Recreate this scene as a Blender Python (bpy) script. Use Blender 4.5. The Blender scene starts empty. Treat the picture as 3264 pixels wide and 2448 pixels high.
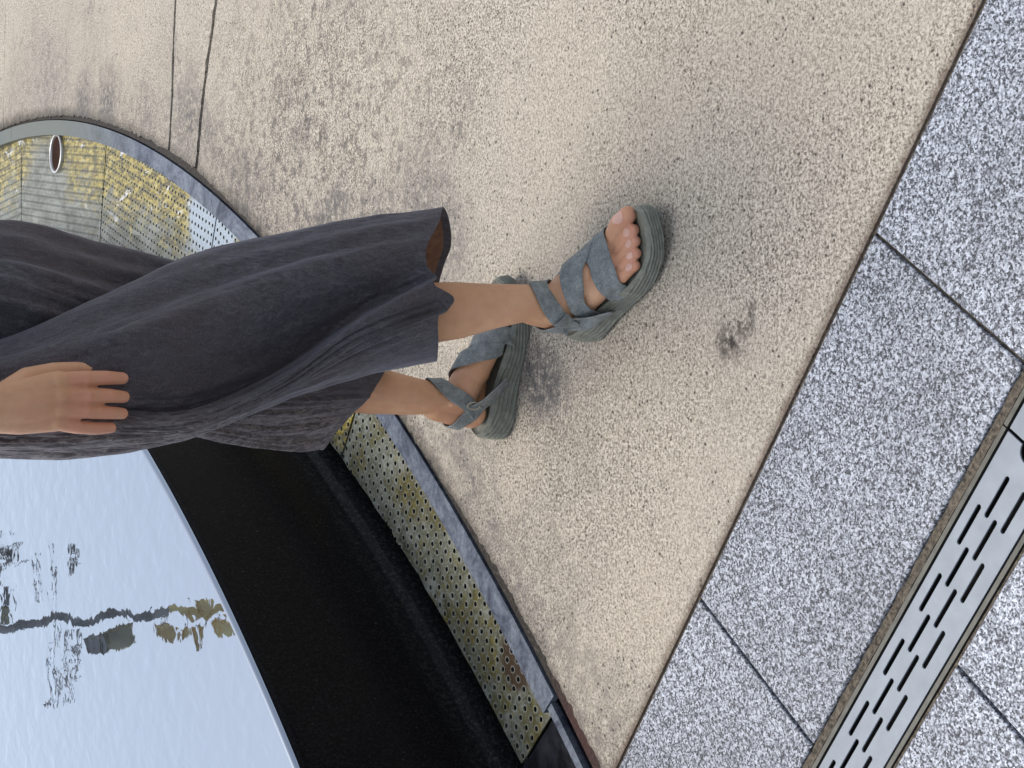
import bpy, bmesh, math, random
import numpy as np
from mathutils import Vector, Matrix, noise
from mathutils.geometry import tessellate_polygon
from mathutils.bvhtree import BVHTree
random.seed(4)
R = math.radians
sc = bpy.context.scene
COL = sc.collection

# ---------------------------------------------------------------- camera
CAM_H = 1.462
PITCH = R(31.95)
ROLL = R(0.267)
cam_data = bpy.data.cameras.new("camera")
cam_data.sensor_fit = 'HORIZONTAL'
cam_data.sensor_width = 36.0
cam_data.lens = 57.765
cam_data.clip_start = 0.05
cam_data.clip_end = 500
cam = bpy.data.objects.new("camera", cam_data)
COL.objects.link(cam)
cp, sp = math.cos(PITCH), math.sin(PITCH)
fwd = Vector((0, cp, -sp))
side = Vector((1, 0, 0))
down = Vector((0, -sp, -cp))
# the phone was held sideways: picture-right points down, picture-up points to the world's right
mx = Matrix((down, side, -fwd)).transposed()
cam.rotation_euler = (Matrix.Rotation(-ROLL, 3, fwd) @ mx).to_euler()
cam.location = (0, 0, CAM_H)
sc.camera = cam

# ---------------------------------------------------------------- light
SUN_EL, SUN_AZ = R(66), R(-30)       # azimuth measured from +Y towards +X
w = bpy.data.worlds.new("World")
sc.world = w
w.use_nodes = True
nt = w.node_tree
bg = nt.nodes['Background']
sky = nt.nodes.new('ShaderNodeTexSky')
sky.sky_type = 'NISHITA'
sky.sun_disc = False
sky.sun_elevation = SUN_EL
sky.sun_rotation = SUN_AZ
sky.air_density = 1.0
sky.dust_density = 3.0
sky.ozone_density = 1.0
bw = nt.nodes.new('ShaderNodeRGBToBW'); nt.links.new(sky.outputs[0], bw.inputs[0])
hz = nt.nodes.new('ShaderNodeMix'); hz.data_type = 'RGBA'; hz.inputs[0].default_value = .60      # thin cloud: the blue mixed with its own grey
nt.links.new(sky.outputs[0], hz.inputs[6]); nt.links.new(bw.outputs[0], hz.inputs[7])
nt.links.new(hz.outputs[2], bg.inputs[0])
bg.inputs[1].default_value = 0.15
sun_d = bpy.data.lights.new("sun", 'SUN')
sun_d.energy = 0.75
sun_d.angle = R(24)
sun_d.color = (1.0, .93, .84)
sun = bpy.data.objects.new("sun", sun_d)
COL.objects.link(sun)
sdir = Vector((math.sin(SUN_AZ) * math.cos(SUN_EL), math.cos(SUN_AZ) * math.cos(SUN_EL), math.sin(SUN_EL)))
sun.rotation_euler = sdir.to_track_quat('Z', 'Y').to_euler()
sun.location = sdir * 10
sc.view_settings.view_transform = 'Standard'
sc.view_settings.look = 'None'
sc.view_settings.exposure = 0.82
sc.view_settings.gamma = 1.0

# ---------------------------------------------------------------- helpers
def tag(o, label=None, cat=None, group=None, kind=None):
    if label: o['label'] = label
    if cat: o['category'] = cat
    if group: o['group'] = group
    if kind: o['kind'] = kind
    return o

def mesh_obj(name, verts, faces, mat=None, parent=None, smooth=False, uv=None):
    me = bpy.data.meshes.new(name)
    me.from_pydata([tuple(v) for v in verts], [], faces)
    me.update()
    if uv is not None:
        l = me.uv_layers.new(name='UVMap')
        for lp in me.loops:
            l.data[lp.index].uv = uv[lp.vertex_index]
    if smooth:
        me.polygons.foreach_set('use_smooth', [True] * len(me.polygons))
    o = bpy.data.objects.new(name, me)
    if mat: me.materials.append(mat)
    COL.objects.link(o)
    if parent: o.parent = parent
    return o

def empty(name, loc=(0, 0, 0)):
    o = bpy.data.objects.new(name, None)
    o.empty_display_size = .1
    COL.objects.link(o)
    o.location = loc
    return o

def adopt(o, parent):
    """parent a mesh built in world coordinates under an empty standing elsewhere"""
    o.parent = parent
    o.matrix_parent_inverse = Matrix.Translation(parent.location).inverted()
    return o

def extrude_poly(pts, z0, z1):
    """closed prism over a 2D outline (counter-clockwise or not)"""
    n = len(pts)
    tri = tessellate_polygon([[Vector((p[0], p[1], 0)) for p in pts]])
    v = [(p[0], p[1], z1) for p in pts] + [(p[0], p[1], z0) for p in pts]
    area = sum(pts[i][0] * pts[(i + 1) % n][1] - pts[(i + 1) % n][0] * pts[i][1] for i in range(n))
    f = []
    for a, b, c in tri:
        A = (pts[b][0] - pts[a][0]) * (pts[c][1] - pts[a][1]) - (pts[c][0] - pts[a][0]) * (pts[b][1] - pts[a][1])
        if A < 0: b, c = c, b
        f.append((a, b, c)); f.append((a + n, c + n, b + n))
    for i in range(n):
        j = (i + 1) % n
        f.append((i, i + n, j + n, j) if area > 0 else (j, j + n, i + n, i))
    return v, f

def join(lst):
    V, F = [], []
    for v, f in lst:
        k = len(V); V += list(v); F += [tuple(i + k for i in q) for q in f]
    return V, F

def tube(path, rad, seg=10, cap=True):
    path = [Vector(p) for p in path]
    if not hasattr(rad, '__len__'): rad = [rad] * len(path)
    V, F = [], []
    ref = Vector((0, 0, 1))
    for i, p in enumerate(path):
        d = (path[min(i + 1, len(path) - 1)] - path[max(i - 1, 0)]).normalized()
        if abs(d.dot(ref)) > .95: ref = Vector((1, 0, 0))
        a = d.cross(ref).normalized(); b = d.cross(a).normalized()
        for k in range(seg):
            t = 2 * math.pi * k / seg
            V.append(p + (a * math.cos(t) + b * math.sin(t)) * rad[i])
    for i in range(len(path) - 1):
        for k in range(seg):
            k2 = (k + 1) % seg
            F.append((i * seg + k, i * seg + k2, (i + 1) * seg + k2, (i + 1) * seg + k))
    if cap:
        F.append(tuple(range(seg))); F.append(tuple(reversed(range((len(path) - 1) * seg, len(path) * seg))))
    return V, F

# node helper
class NT:
    def __init__(s, name):
        s.m = bpy.data.materials.new(name); s.m.use_nodes = True
        s.t = s.m.node_tree; s.b = s.t.nodes['Principled BSDF']; s.out = s.t.nodes['Material Output']
    def n(s, typ, **kw):
        x = s.t.nodes.new('ShaderNode' + typ)
        for k, v in kw.items():
            if k.startswith('i_'):
                key = k[2:].replace('_', ' ')
                x.inputs[key].default_value = v
            else: setattr(x, k, v)
        return x
    def l(s, a, b): s.t.links.new(a, b)
    def coord(s, kind='Object', scale=None, loc=None):
        c = s.n('TexCoord')
        if scale is None and loc is None: return c.outputs[kind]
        m = s.n('Mapping'); s.l(c.outputs[kind], m.inputs[0])
        if scale: m.inputs['Scale'].default_value = scale
        if loc: m.inputs['Location'].default_value = loc
        return m.outputs[0]
    def noise(s, vec, scale, detail=3, rough=.55, dist=0):
        x = s.n('TexNoise'); s.l(vec, x.inputs['Vector'])
        x.inputs['Scale'].default_value = scale; x.inputs['Detail'].default_value = detail
        x.inputs['Roughness'].default_value = rough; x.inputs['Distortion'].default_value = dist
        return x.outputs['Fac']
    def ramp(s, fac, stops):
        r = s.n('ValToRGB'); s.l(fac, r.inputs[0])
        e = r.color_ramp.elements
        while len(e) < len(stops): e.new(.5)
        for q, (p, c) in zip(e, stops):
            q.position = p; q.color = (c, c, c, 1) if not hasattr(c, '__len__') else (*c, 1)
        return r.outputs[0]
    def mix(s, fac, a, b, mode='MIX'):
        x = s.n('Mix', data_type='RGBA', blend_type=mode)
        for v, i in ((fac, 0), (a, 6), (b, 7)):
            if hasattr(v, 'is_linked') or hasattr(v, 'links'): s.l(v, x.inputs[i])
            elif i == 0: x.inputs[0].default_value = v
            else: x.inputs[i].default_value = (*v, 1)
        return x.outputs[2]
    def math(s, op, a, b=None, c=None):
        x = s.n('Math', operation=op)
        for i, v in enumerate((a, b, c)):
            if v is None: continue
            if hasattr(v, 'links'): s.l(v, x.inputs[i])
            else: x.inputs[i].default_value = v
        return x.outputs[0]
    def bump(s, h, strength, dist, normal=None):
        b = s.n('Bump'); s.l(h, b.inputs['Height'])
        b.inputs['Strength'].default_value = strength; b.inputs['Distance'].default_value = dist
        if normal: s.l(normal, b.inputs['Normal'])
        s.l(b.outputs[0], s.b.inputs['Normal']); return b.outputs[0]
    def spot(s, vec, centre, r0, r1, amp=.0, nscale=20):
        """1 inside r0, 0 outside r1 round a place on the ground, edge broken up by noise"""
        d = s.n('VectorMath', operation='DISTANCE'); s.l(vec, d.inputs[0]); d.inputs[1].default_value = centre
        v = d.outputs['Value']
        if amp:
            nn = s.noise(vec, nscale, 4, .6)
            v = s.math('ADD', v, s.math('MULTIPLY', s.math('SUBTRACT', nn, .5), amp))
        m = s.n('MapRange'); s.l(v, m.inputs[0]); m.inputs[1].default_value = r0; m.inputs[2].default_value = r1
        m.inputs[3].default_value = 1; m.inputs[4].default_value = 0
        return m.outputs[0]
    def base(s, v):
        if hasattr(v, 'links'): s.l(v, s.b.inputs['Base Color'])
        else: s.b.inputs['Base Color'].default_value = (*v, 1)
    def set(s, **kw):
        for k, v in kw.items(): s.b.inputs[k.replace('_', ' ')].default_value = v

CC = Vector((-4.22, 5.65, 0))       # centre of the round fountain
def pol(r, deg, z=0): return Vector((CC.x + r * math.cos(R(deg)), CC.y + r * math.sin(R(deg)), z))

# ---------------------------------------------------------------- materials
def mat_concrete():
    m = NT('washed_concrete'); v = m.coord()
    g = m.noise(v, 205, 3, .7)
    g2 = m.noise(v, 380, 2, .6)
    gg = m.math('ADD', m.math('MULTIPLY', g, .6), m.math('MULTIPLY', g2, .4))
    vg = m.n('TexVoronoi'); m.l(v, vg.inputs['Vector']); vg.inputs['Scale'].default_value = 300
    cg = m.n('SeparateColor'); m.l(vg.outputs['Color'], cg.inputs[0])
    gg = m.math('ADD', m.math('MULTIPLY', gg, .88), m.math('MULTIPLY', cg.outputs[0], .10))
    rough = m.ramp(m.noise(v, 1.7, 4, .6), [(.4, 0), (.62, 1)])
    fine = m.ramp(gg, [(.38, (.16, .136, .106)), (.44, (.345, .303, .243)), (.50, (.465, .42, .345)), (.60, (.66, .605, .51))])
    coarse = m.ramp(gg, [(.40, (.065, .054, .042)), (.45, (.245, .212, .168)), (.505, (.455, .41, .34)), (.60, (.72, .665, .57))])
    col = m.mix(rough, fine, coarse)
    col = m.mix(m.ramp(m.noise(v, 2.6, 4, .6), [(.38, 0), (.68, .30)]), col, (.48, .42, .34))
    col = m.mix(m.ramp(m.noise(v, 1.1, 3), [(.45, 0), (.65, .28)]), col, (.36, .33, .30), 'MIX')
    # hair cracks and worn pockmarks where the surface has weathered
    ck = m.ramp(m.math('ABSOLUTE', m.math('SUBTRACT', m.noise(m.coord(scale=(.8, 1.2, 1)), 13, 4, .75, 1.2), .5)), [(.0, 1), (.030, 0)])
    wear = m.spot(v, (.45, 3.15, 0), .25, .75, .7, 3)
    wm = m.math('MAXIMUM', wear, m.ramp(m.noise(v, 2.2, 3), [(.56, 0), (.66, .7)]))
    ckm = m.math('MULTIPLY', m.math('MULTIPLY', ck, wm), m.ramp(m.noise(v, 9, 2), [(.46, 0), (.54, 1)]))
    col = m.mix(m.math('MULTIPLY', ckm, .8), col, (.07, .06, .05))
    blot = m.math('MULTIPLY', m.ramp(m.noise(v, 34, 5, .80), [(.52, 0), (.58, 1)]), wm)
    col = m.mix(m.math('MULTIPLY', blot, .7), col, (.11, .10, .095))
    # grime hugging the fountain's edge
    d = m.n('VectorMath', operation='DISTANCE'); m.l(v, d.inputs[0]); d.inputs[1].default_value = CC
    wob = m.math('MULTIPLY', m.math('SUBTRACT', m.noise(v, 4, 5, .65), .5), .9)
    rr = m.math('ADD', d.outputs['Value'], wob)
    mr = m.n('MapRange'); m.l(rr, mr.inputs[0]); mr.inputs[1].default_value = 5.0; mr.inputs[2].default_value = 5.38
    mr.inputs[3].default_value = 1; mr.inputs[4].default_value = 0
    gn = m.ramp(m.noise(v, 34, 5, .7), [(.38, 0.1), (.62, 1.0)])
    gf = m.math('MULTIPLY', m.math('MULTIPLY', mr.outputs[0], gn), .72)
    col = m.mix(gf, col, (.12, .11, .11))
    rim = m.n('MapRange'); m.l(m.math('ADD', d.outputs['Value'], m.math('MULTIPLY', m.noise(v, 60, 3), .03)), rim.inputs[0])
    rim.inputs[1].default_value = 5.085; rim.inputs[2].default_value = 5.125; rim.inputs[3].default_value = .85; rim.inputs[4].default_value = 0
    col = m.mix(rim.outputs[0], col, (.045, .038, .03))
    # single smudges
    for c, r0, r1, k, tone in STAINS:
        col = m.mix(m.math('MULTIPLY', m.math('MULTIPLY', m.spot(v, c, r0, r1, .10, 16), m.ramp(m.noise(v, 60, 4, .7), [(.40, .12), (.56, 1)])), k * 1.0), col, tone)
    # dark brown edge against the granite
    dp = m.n('VectorMath', operation='DOT_PRODUCT'); m.l(v, dp.inputs[0]); dp.inputs[1].default_value = (TN.x, TN.y, 0)
    e = m.math('ADD', dp.outputs['Value'], m.math('MULTIPLY', m.math('SUBTRACT', m.noise(v, 45, 4, .7), .5), .022))
    er = m.n('MapRange'); m.l(e, er.inputs[0]); er.inputs[1].default_value = 1.340; er.inputs[2].default_value = 1.356
    er.inputs[3].default_value = .8; er.inputs[4].default_value = 0
    col = m.mix(er.outputs[0], col, (.10, .065, .045))
    # pits
    vo = m.n('TexVoronoi'); m.l(v, vo.inputs['Vector']); vo.inputs['Scale'].default_value = 60
    sel = m.math('GREATER_THAN', m.noise(v, 11, 1), .46)
    pit = m.math('MULTIPLY', m.ramp(vo.outputs['Distance'], [(.09, 1), (.17, 0)]), sel)
    col = m.mix(m.math('MULTIPLY', pit, .85), col, (.06, .05, .045))
    m.base(col)
    hgt = m.math('SUBTRACT', gg, m.math('MULTIPLY', pit, .5))
    hgt = m.math('ADD', hgt, m.math('MULTIPLY', m.noise(v, 25, 3), .6))
    m.bump(hgt, .8, .005)
    m.set(Roughness=.85)
    m.b.inputs['Specular IOR Level'].default_value = .3
    return m.m

def mat_granite():
    m = NT('speckled_granite'); v = m.coord()
    vo = m.n('TexVoronoi'); m.l(v, vo.inputs['Vector']); vo.inputs['Scale'].default_value = 360
    vo2 = m.n('TexVoronoi'); m.l(v, vo2.inputs['Vector']); vo2.inputs['Scale'].default_value = 480
    c1 = m.n('SeparateColor'); m.l(vo.outputs['Color'], c1.inputs[0]); c2 = m.n('SeparateColor'); m.l(vo2.outputs['Color'], c2.inputs[0])
    cl = m.noise(v, 130, 3, .6)
    gg = m.math('ADD', m.math('ADD', m.math('MULTIPLY', c1.outputs[0], .42), m.math('MULTIPLY', c2.outputs[1], .26)), m.math('MULTIPLY', cl, .52))
    col = m.ramp(gg, [(.36, (.022, .024, .030)), (.48, (.085, .092, .108)), (.58, (.235, .255, .29)), (.70, (.41, .44, .49)), (.84, (.66, .70, .77))])
    tint = m.ramp(m.noise(v, 3.0, 3), [(.3, .72), (.7, 1.0)])
    col = m.mix(1.0, col, tint, 'MULTIPLY')
    oi = m.n('Attribute', attribute_name='tone'); oi.attribute_type = 'GEOMETRY'
    col = m.mix(1.0, col, oi.outputs['Color'], 'MULTIPLY')
    m.base(col); m.bump(gg, .30, .0015); m.set(Roughness=.6)
    return m.m

def mat_simple(name, col, rough=.6, metal=0, nscale=30, var=.25, bump=.2, bdist=.002, spec=.5):
    m = NT(name); v = m.coord()
    n1 = m.noise(v, nscale, 4, .6)
    lo = tuple(c * (1 - var) for c in col); hi = tuple(min(1, c * (1 + var)) for c in col)
    m.base(m.ramp(n1, [(.3, lo), (.7, hi)]))
    if bump: m.bump(n1, bump, bdist)
    m.set(Roughness=rough, Metallic=metal)
    m.b.inputs['Specular IOR Level'].default_value = spec
    return m.m

def mat_steel_ring():
    m = NT('weathered_steel_edge'); v = m.coord()
    
    n1 = m.noise(v, 13, 6, .75, .8); n2 = m.noise(v, 110, 4, .75)
    col = m.ramp(n1, [(.36, (.030, .038, .062)), (.47, (.095, .115, .160)), (.60, (.185, .215, .26))])
    streak = m.ramp(n2, [(.35, (.45, .45, .5)), (.6, (1, 1, 1))])
    col = m.mix(.8, col, streak, 'MULTIPLY')
    col = m.mix(m.spot(v, (.78, 5.2, 0), .3, 1.0), col, (.125, .14, .12))
    m.base(col); m.bump(n2, .25, .002)
    m.set(Metallic=.3, Roughness=.5)
    return m.m

def mat_grate(kind):
    """perforated stainless sheet; holes are real see-through openings in the sheet"""
    m = NT('perforated_steel_' + kind); v = m.coord(); uv = m.coord('UV')
    vm = m.n('VectorMath', operation='SCALE'); m.l(uv, vm.inputs[0]); vm.inputs['Scale'].default_value = 1 / .0226
    fr = m.n('VectorMath', operation='FRACTION'); m.l(vm.outputs[0], fr.inputs[0])
    sb = m.n('VectorMath', operation='SUBTRACT'); m.l(fr.outputs[0], sb.inputs[0]); sb.inputs[1].default_value = (.5, .5, 0)
    se = m.n('SeparateXYZ'); m.l(sb.outputs[0], se.inputs[0])
    cb = m.n('CombineXYZ'); m.l(se.outputs[0], cb.inputs[0]); m.l(se.outputs[1], cb.inputs[1])
    ln = m.n('VectorMath', operation='LENGTH'); m.l(cb.outputs[0], ln.inputs[0])
    hole = m.math('LESS_THAN', ln.outputs['Value'], .215)
    rim = m.ramp(ln.outputs['Value'], [(.24, 1), (.34, 0)])
    if kind == 'far_side': v2 = m.coord(scale=(1, .42, 1))
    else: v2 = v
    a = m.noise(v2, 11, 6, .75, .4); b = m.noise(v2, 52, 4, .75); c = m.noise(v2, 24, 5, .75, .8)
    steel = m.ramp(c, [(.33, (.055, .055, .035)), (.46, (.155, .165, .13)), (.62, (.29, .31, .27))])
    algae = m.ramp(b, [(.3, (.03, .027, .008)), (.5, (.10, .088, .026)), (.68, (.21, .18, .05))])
    if kind == 'far_side':
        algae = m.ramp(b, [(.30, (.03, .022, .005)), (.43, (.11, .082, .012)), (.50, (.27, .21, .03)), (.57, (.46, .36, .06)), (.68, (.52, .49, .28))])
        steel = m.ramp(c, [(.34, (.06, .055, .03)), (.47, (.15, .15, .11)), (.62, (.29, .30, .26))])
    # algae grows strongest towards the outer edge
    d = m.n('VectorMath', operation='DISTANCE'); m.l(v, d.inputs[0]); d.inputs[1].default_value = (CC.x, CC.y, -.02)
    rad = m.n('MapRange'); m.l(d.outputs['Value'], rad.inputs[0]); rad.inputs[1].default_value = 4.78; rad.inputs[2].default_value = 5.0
    rad.inputs[3].default_value = -.12 if kind == 'far_side' else -.06; rad.inputs[4].default_value = .16 if kind == 'far_side' else .03
    am = m.ramp(m.math('ADD', m.math('ADD', m.math('MULTIPLY', a, .7), m.math('MULTIPLY', b, .3)), rad.outputs[0]), [(.42 if kind == 'far_side' else .47, 0), (.55 if kind == 'far_side' else .58, .95)])
    if kind == 'far_side':
        clean = m.spot(v, (.38, 3.74, -.02), .12, .20, .20, 14)
        am = m.math('MULTIPLY', am, m.math('SUBTRACT', 1, clean))
        steel = m.mix(clean, steel, (.38, .45, .52))  # bare steel whose pale blue paints in the reflected sky
        inner = m.spot(v, (.52, 5.15, -.02), .20, .30, .12, 12)
        am = m.math('MULTIPLY', am, m.math('SUBTRACT', 1, inner))
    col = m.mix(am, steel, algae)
    if kind == 'far_side':
        drop = m.ramp(m.noise(v2, 16, 5, .78, .6), [(.60, 0), (.62, 1)])
        col = m.mix(m.math('MULTIPLY', m.math('MULTIPLY', drop, m.math('MULTIPLY_ADD', am, .85, .15)), .95), col, (.70, .73, .78))
    else:
        mud = m.spot(v, (-.468, 2.356, -.02),   .045, .060, .03, 30)
        col = m.mix(m.math('MULTIPLY', mud, .95), col, (.05, .028, .014))
    col = m.mix(m.math('MULTIPLY', rim, .35), col, (.62, .66, .60))
    vein = m.ramp(m.math('ABSOLUTE', m.math('SUBTRACT', m.noise(v, 24, 5, .7, 1.6), .5)), [(.0, 1), (.012, 0)])
    col = m.mix(m.math('MULTIPLY', vein, .55), col, (.03, .025, .015))
    m.base(col); m.bump(m.math('ADD', b, m.math('MULTIPLY', am, .4)), .4, .002)
    m.set(Metallic=.25, Roughness=.42)
    tr = m.n('BsdfTransparent'); mx = m.n('MixShader')
    m.l(hole, mx.inputs[0]); m.l(m.b.outputs[0], mx.inputs[1]); m.l(tr.outputs[0], mx.inputs[2])
    m.l(mx.outputs[0], m.out.inputs[0])
    return m.m

def mat_wall():
    m = NT('black_polished_granite'); v = m.coord()
    n1 = m.noise(v, 3, 3); sp_ = m.noise(v, 210, 2, .6)
    vs = m.coord(scale=(9, 9, 55)); scr = m.noise(vs, 4, 4, .75)
    col = m.ramp(sp_, [(.45, (.006, .006, .007)), (.74, (.016, .016, .018)), (.80, (.12, .12, .12))])
    col = m.mix(m.ramp(scr, [(.66, 0), (.74, .35)]), col, (.04, .04, .043))
    # a mineral line near the foot of the wall
    z = m.n('SeparateXYZ'); m.l(v, z.inputs[0])
    zz = m.math('ADD', z.outputs['Z'], m.math('MULTIPLY', m.math('SUBTRACT', m.noise(v, 9, 4, .7), .5), .02))
    band = m.ramp(zz, [(.0, .9), (.035, .55), (.05, 0)])
    fl = m.ramp(m.noise(v, 120, 4, .8), [(.5, .12), (.68, 1)])
    col = m.mix(m.math('MULTIPLY', m.math('MULTIPLY', band, fl), .28), col, (.16, .16, .15))
    m.base(col); m.set(Roughness=.22); m.bump(m.noise(v, 14, 3), .15, .003)
    m.b.inputs['Specular IOR Level'].default_value = .05
    return m.m

def mat_water():
    m = NT('still_water'); v = m.coord()
    big = m.noise(v, 2.0, 2, .5)
    vr = m.coord(scale=(1.35, 1.0, 1))
    vo = m.n('TexVoronoi', feature='SMOOTH_F1'); m.l(vr, vo.inputs['Vector']); vo.inputs['Scale'].default_value = 21
    n2 = m.noise(vr, 15, 2, .5, .4)
    h = m.math('ADD', m.math('MULTIPLY', vo.outputs['Distance'], .5), n2)
    gl = m.n('BsdfGlossy'); gl.inputs['Roughness'].default_value = .015; gl.inputs['Color'].default_value = (.80, .89, 1, 1)
    df = m.n('BsdfDiffuse'); df.inputs['Color'].default_value = (.012, .014, .018, 1)
    b = m.n('Bump'); m.l(h, b.inputs['Height']); b.inputs['Strength'].default_value = .045; b.inputs['Distance'].default_value = .004
    b2 = m.n('Bump'); m.l(h, b2.inputs['Height']); b2.inputs['Strength'].default_value = 1.0; b2.inputs['Distance'].default_value = .004
    m.l(b.outputs[0], gl.inputs['Normal'])
    lw = m.n('Fresnel'); lw.inputs['IOR'].default_value = 3.4; m.l(b2.outputs[0], lw.inputs['Normal'])
    mx = m.n('MixShader'); m.l(m.math('MINIMUM', m.math('MULTIPLY_ADD', lw.outputs[0], 1.25, .13), 1.0), mx.inputs[0]); m.l(df.outputs[0], mx.inputs[1]); m.l(gl.outputs[0], mx.inputs[2])
    m.l(mx.outputs[0], m.out.inputs[0])
    return m.m

def mat_cloth():
    m = NT('crinkled_dark_cloth'); v = m.coord()
    vs = m.coord(scale=(1, 1, .30))
    vl = m.coord(scale=(1, 1, .13))
    crk = m.noise(vs, 120, 4, .7, 1.2)
    crk2 = m.noise(vl, 110, 3, .6, .6)
    fib = m.noise(v, 800, 2, .6)
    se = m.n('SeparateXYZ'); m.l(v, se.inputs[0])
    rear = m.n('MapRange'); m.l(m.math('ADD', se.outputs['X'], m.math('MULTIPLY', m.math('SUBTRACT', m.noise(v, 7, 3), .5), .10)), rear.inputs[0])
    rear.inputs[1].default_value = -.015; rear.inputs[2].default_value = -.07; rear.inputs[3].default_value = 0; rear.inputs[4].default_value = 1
    col = m.ramp(m.math('ADD', m.math('MULTIPLY', crk, .5), m.math('MULTIPLY', fib, .5)),
                 [(.38, (.042, .039, .046)), (.52, (.082, .078, .092)), (.66, (.150, .145, .165))])
    warm = m.ramp(m.noise(v, 3.6, 2), [(.42, 0), (.60, 1)])
    col = m.mix(m.math('MULTIPLY', warm, .55), col, m.ramp(fib, [(.4, (.052, .041, .040)), (.65, (.115, .094, .090))]))  # brown and bluish drift paints faint reflections into the cloth colour
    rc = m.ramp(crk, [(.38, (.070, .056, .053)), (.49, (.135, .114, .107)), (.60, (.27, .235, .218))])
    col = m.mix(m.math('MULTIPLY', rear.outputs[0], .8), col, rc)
    m.base(col)
    h = m.math('ADD', m.math('MULTIPLY', crk, m.math('ADD', .22, m.math('MULTIPLY', rear.outputs[0], 1.6))), m.math('MULTIPLY', crk2, m.math('ADD', .12, m.math('MULTIPLY', rear.outputs[0], .5))))
    soft = m.noise(m.coord(scale=(1, 1, .45)), 26, 3, .55, .8)
    h = m.math('ADD', h, m.math('MULTIPLY', soft, .9))
    m.bump(h, .75, .0035)
    m.set(Roughness=.75)
    m.b.inputs['Sheen Weight'].default_value = .28
    m.b.inputs['Sheen Roughness'].default_value = .45
    m.b.inputs['Sheen Tint'].default_value = (.66, .70, .86, 1)
    m.b.inputs['Specular IOR Level'].default_value = .2
    return m.m

def mat_skin():
    m = NT('skin'); v = m.coord()
    n1 = m.noise(v, 60, 4, .6); n2 = m.noise(v, 9, 3)
    col = m.ramp(n2, [(.3, (.56, .29, .145)), (.7, (.76, .45, .27))])
    col = m.mix(m.ramp(n1, [(.4, 0), (.7, .25)]), col, (.50, .24, .15))
    v3 = m.noise(v, 22, 4, .6)
    col = m.mix(m.ramp(v3, [(.45, 0), (.70, .42)]), col, (.64, .29, .19))
    at = m.n('Attribute', attribute_name='flush')
    col = m.mix(m.math('MULTIPLY', at.outputs['Fac'], .6), col, (.72, .31, .22))
    m.base(col)
    cr = m.noise(m.coord(scale=(1, 1, 2.2)), 230, 4, .75)
    m.bump(m.math('ADD', cr, m.math('MULTIPLY', m.noise(v, 55, 3), 1.2)), .45, .0016)
    m.set(Roughness=.5)
    m.b.inputs['Subsurface Weight'].default_value = .2
    m.b.inputs['Subsurface Scale'].default_value = .006
    m.b.inputs['Subsurface Radius'].default_value = (1, .35, .2)
    return m.m

def mat_strap():
    m = NT('woven_strap'); v = m.coord()
    n1 = m.noise(v, 420, 3, .6); n2 = m.noise(v, 60, 4, .7)
    col = m.ramp(m.math('ADD', m.math('MULTIPLY', n1, .45), m.math('MULTIPLY', n2, .55)),
                 [(.38, (.14, .155, .155)), (.52, (.22, .243, .243)), (.66, (.34, .365, .36))])
    m.base(col); m.bump(m.math('ADD', n1, n2), .5, .0012); m.set(Roughness=.75)
    return m.m

def mat_rubber():
    m = NT('ribbed_rubber'); v = m.coord()
    n1 = m.noise(v, 90, 4, .65)
    m.base(m.ramp(n1, [(.3, (.14, .148, .12)), (.7, (.245, .255, .21))]))
    m.bump(n1, .2, .001); m.set(Roughness=.62)
    return m.m

def mat_gap():
    m = NT('gritty_gap_fill'); v = m.coord()
    n1 = m.noise(v, 150, 4, .7)
    col = m.ramp(n1, [(.38, (.010, .008, .006)), (.56, (.032, .025, .019)), (.72, (.13, .11, .09))])
    red = m.spot(v, (-.55, 2.15, -.006), .03, .12, .05, 12)
    col = m.mix(m.math('MULTIPLY', red, .55), col, (.07, .018, .014))
    m.base(col); m.bump(n1, .8, .004); m.set(Roughness=.8); return m.m

# paving frame: TT runs along the granite courses, TN points away from the camera
TT = Vector((0.82055, -0.57158, 0)); TN = Vector((0.57158, 0.82055, 0))
def tn(t, n, z=0): return Vector((TT.x * t + TN.x * n, TT.y * t + TN.y * n, z))

_g = (.12, .115, .115)
STAINS = [((.088, 1.740, 0), .0, .030, 1.6, (.05, .042, .035)), ((.060, 1.772, 0), .0, .042, 1.2, (.06, .05, .042)),
          ((.777, 4.486, 0), .02, .13, .9, _g), ((.80, 4.70, 0), .02, .12, .9, _g), ((.66, 3.86, 0), .02, .14, .8, _g), ((.60, 3.72, 0), .0, .12, .7, _g),
          ((.37, 3.02, 0), .01, .07, .9, _g), ((.34, 3.08, 0), .0, .06, .8, _g), ((.34, 2.66, 0), .04, .16, .6, _g), ((.30, 2.86, 0), .02, .13, .7, _g),
          ((.46, 3.5, 0), .02, .12, .5, _g), ((.00, 2.255, 0), .02, .075, 1.0, _g), ((-.01, 2.20, 0), .01, .06, .7, _g),
          ((-.115, 2.52, 0), .0, .05, 1.0, _g), ((-.17, 2.47, 0), .0, .05, .8, _g), ((-.25, 2.40, 0), .0, .05, .7, _g), ((.22, 2.56, 0), .02, .14, .6, _g)]
M_CONC = mat_concrete(); M_GRAN = mat_granite(); M_RING = mat_steel_ring()
M_WALL = mat_wall(); M_WATER = mat_water(); M_CLOTH = mat_cloth(); M_SKIN = mat_skin()
M_STRAP = mat_strap(); M_RUB = mat_rubber()
M_COVER = mat_simple('brushed_steel', (.215, .245, .28), .5, .25, 24, .10, .06, .001)
M_FRAME = mat_simple('dull_steel_frame', (.085, .085, .075), .5, .5, 60, .25, .1)
M_DARK = mat_simple('dark_recess', (.012, .011, .010), .9, 0, 12, .3, .3)
M_SOIL = mat_simple('damp_bedding', (.035, .030, .026), .95, 0, 60, .5, .5, .01)
M_GROUT = mat_simple('sandy_grout', (.10, .083, .062), .9, 0, 160, .8, .8, .006)
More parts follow.
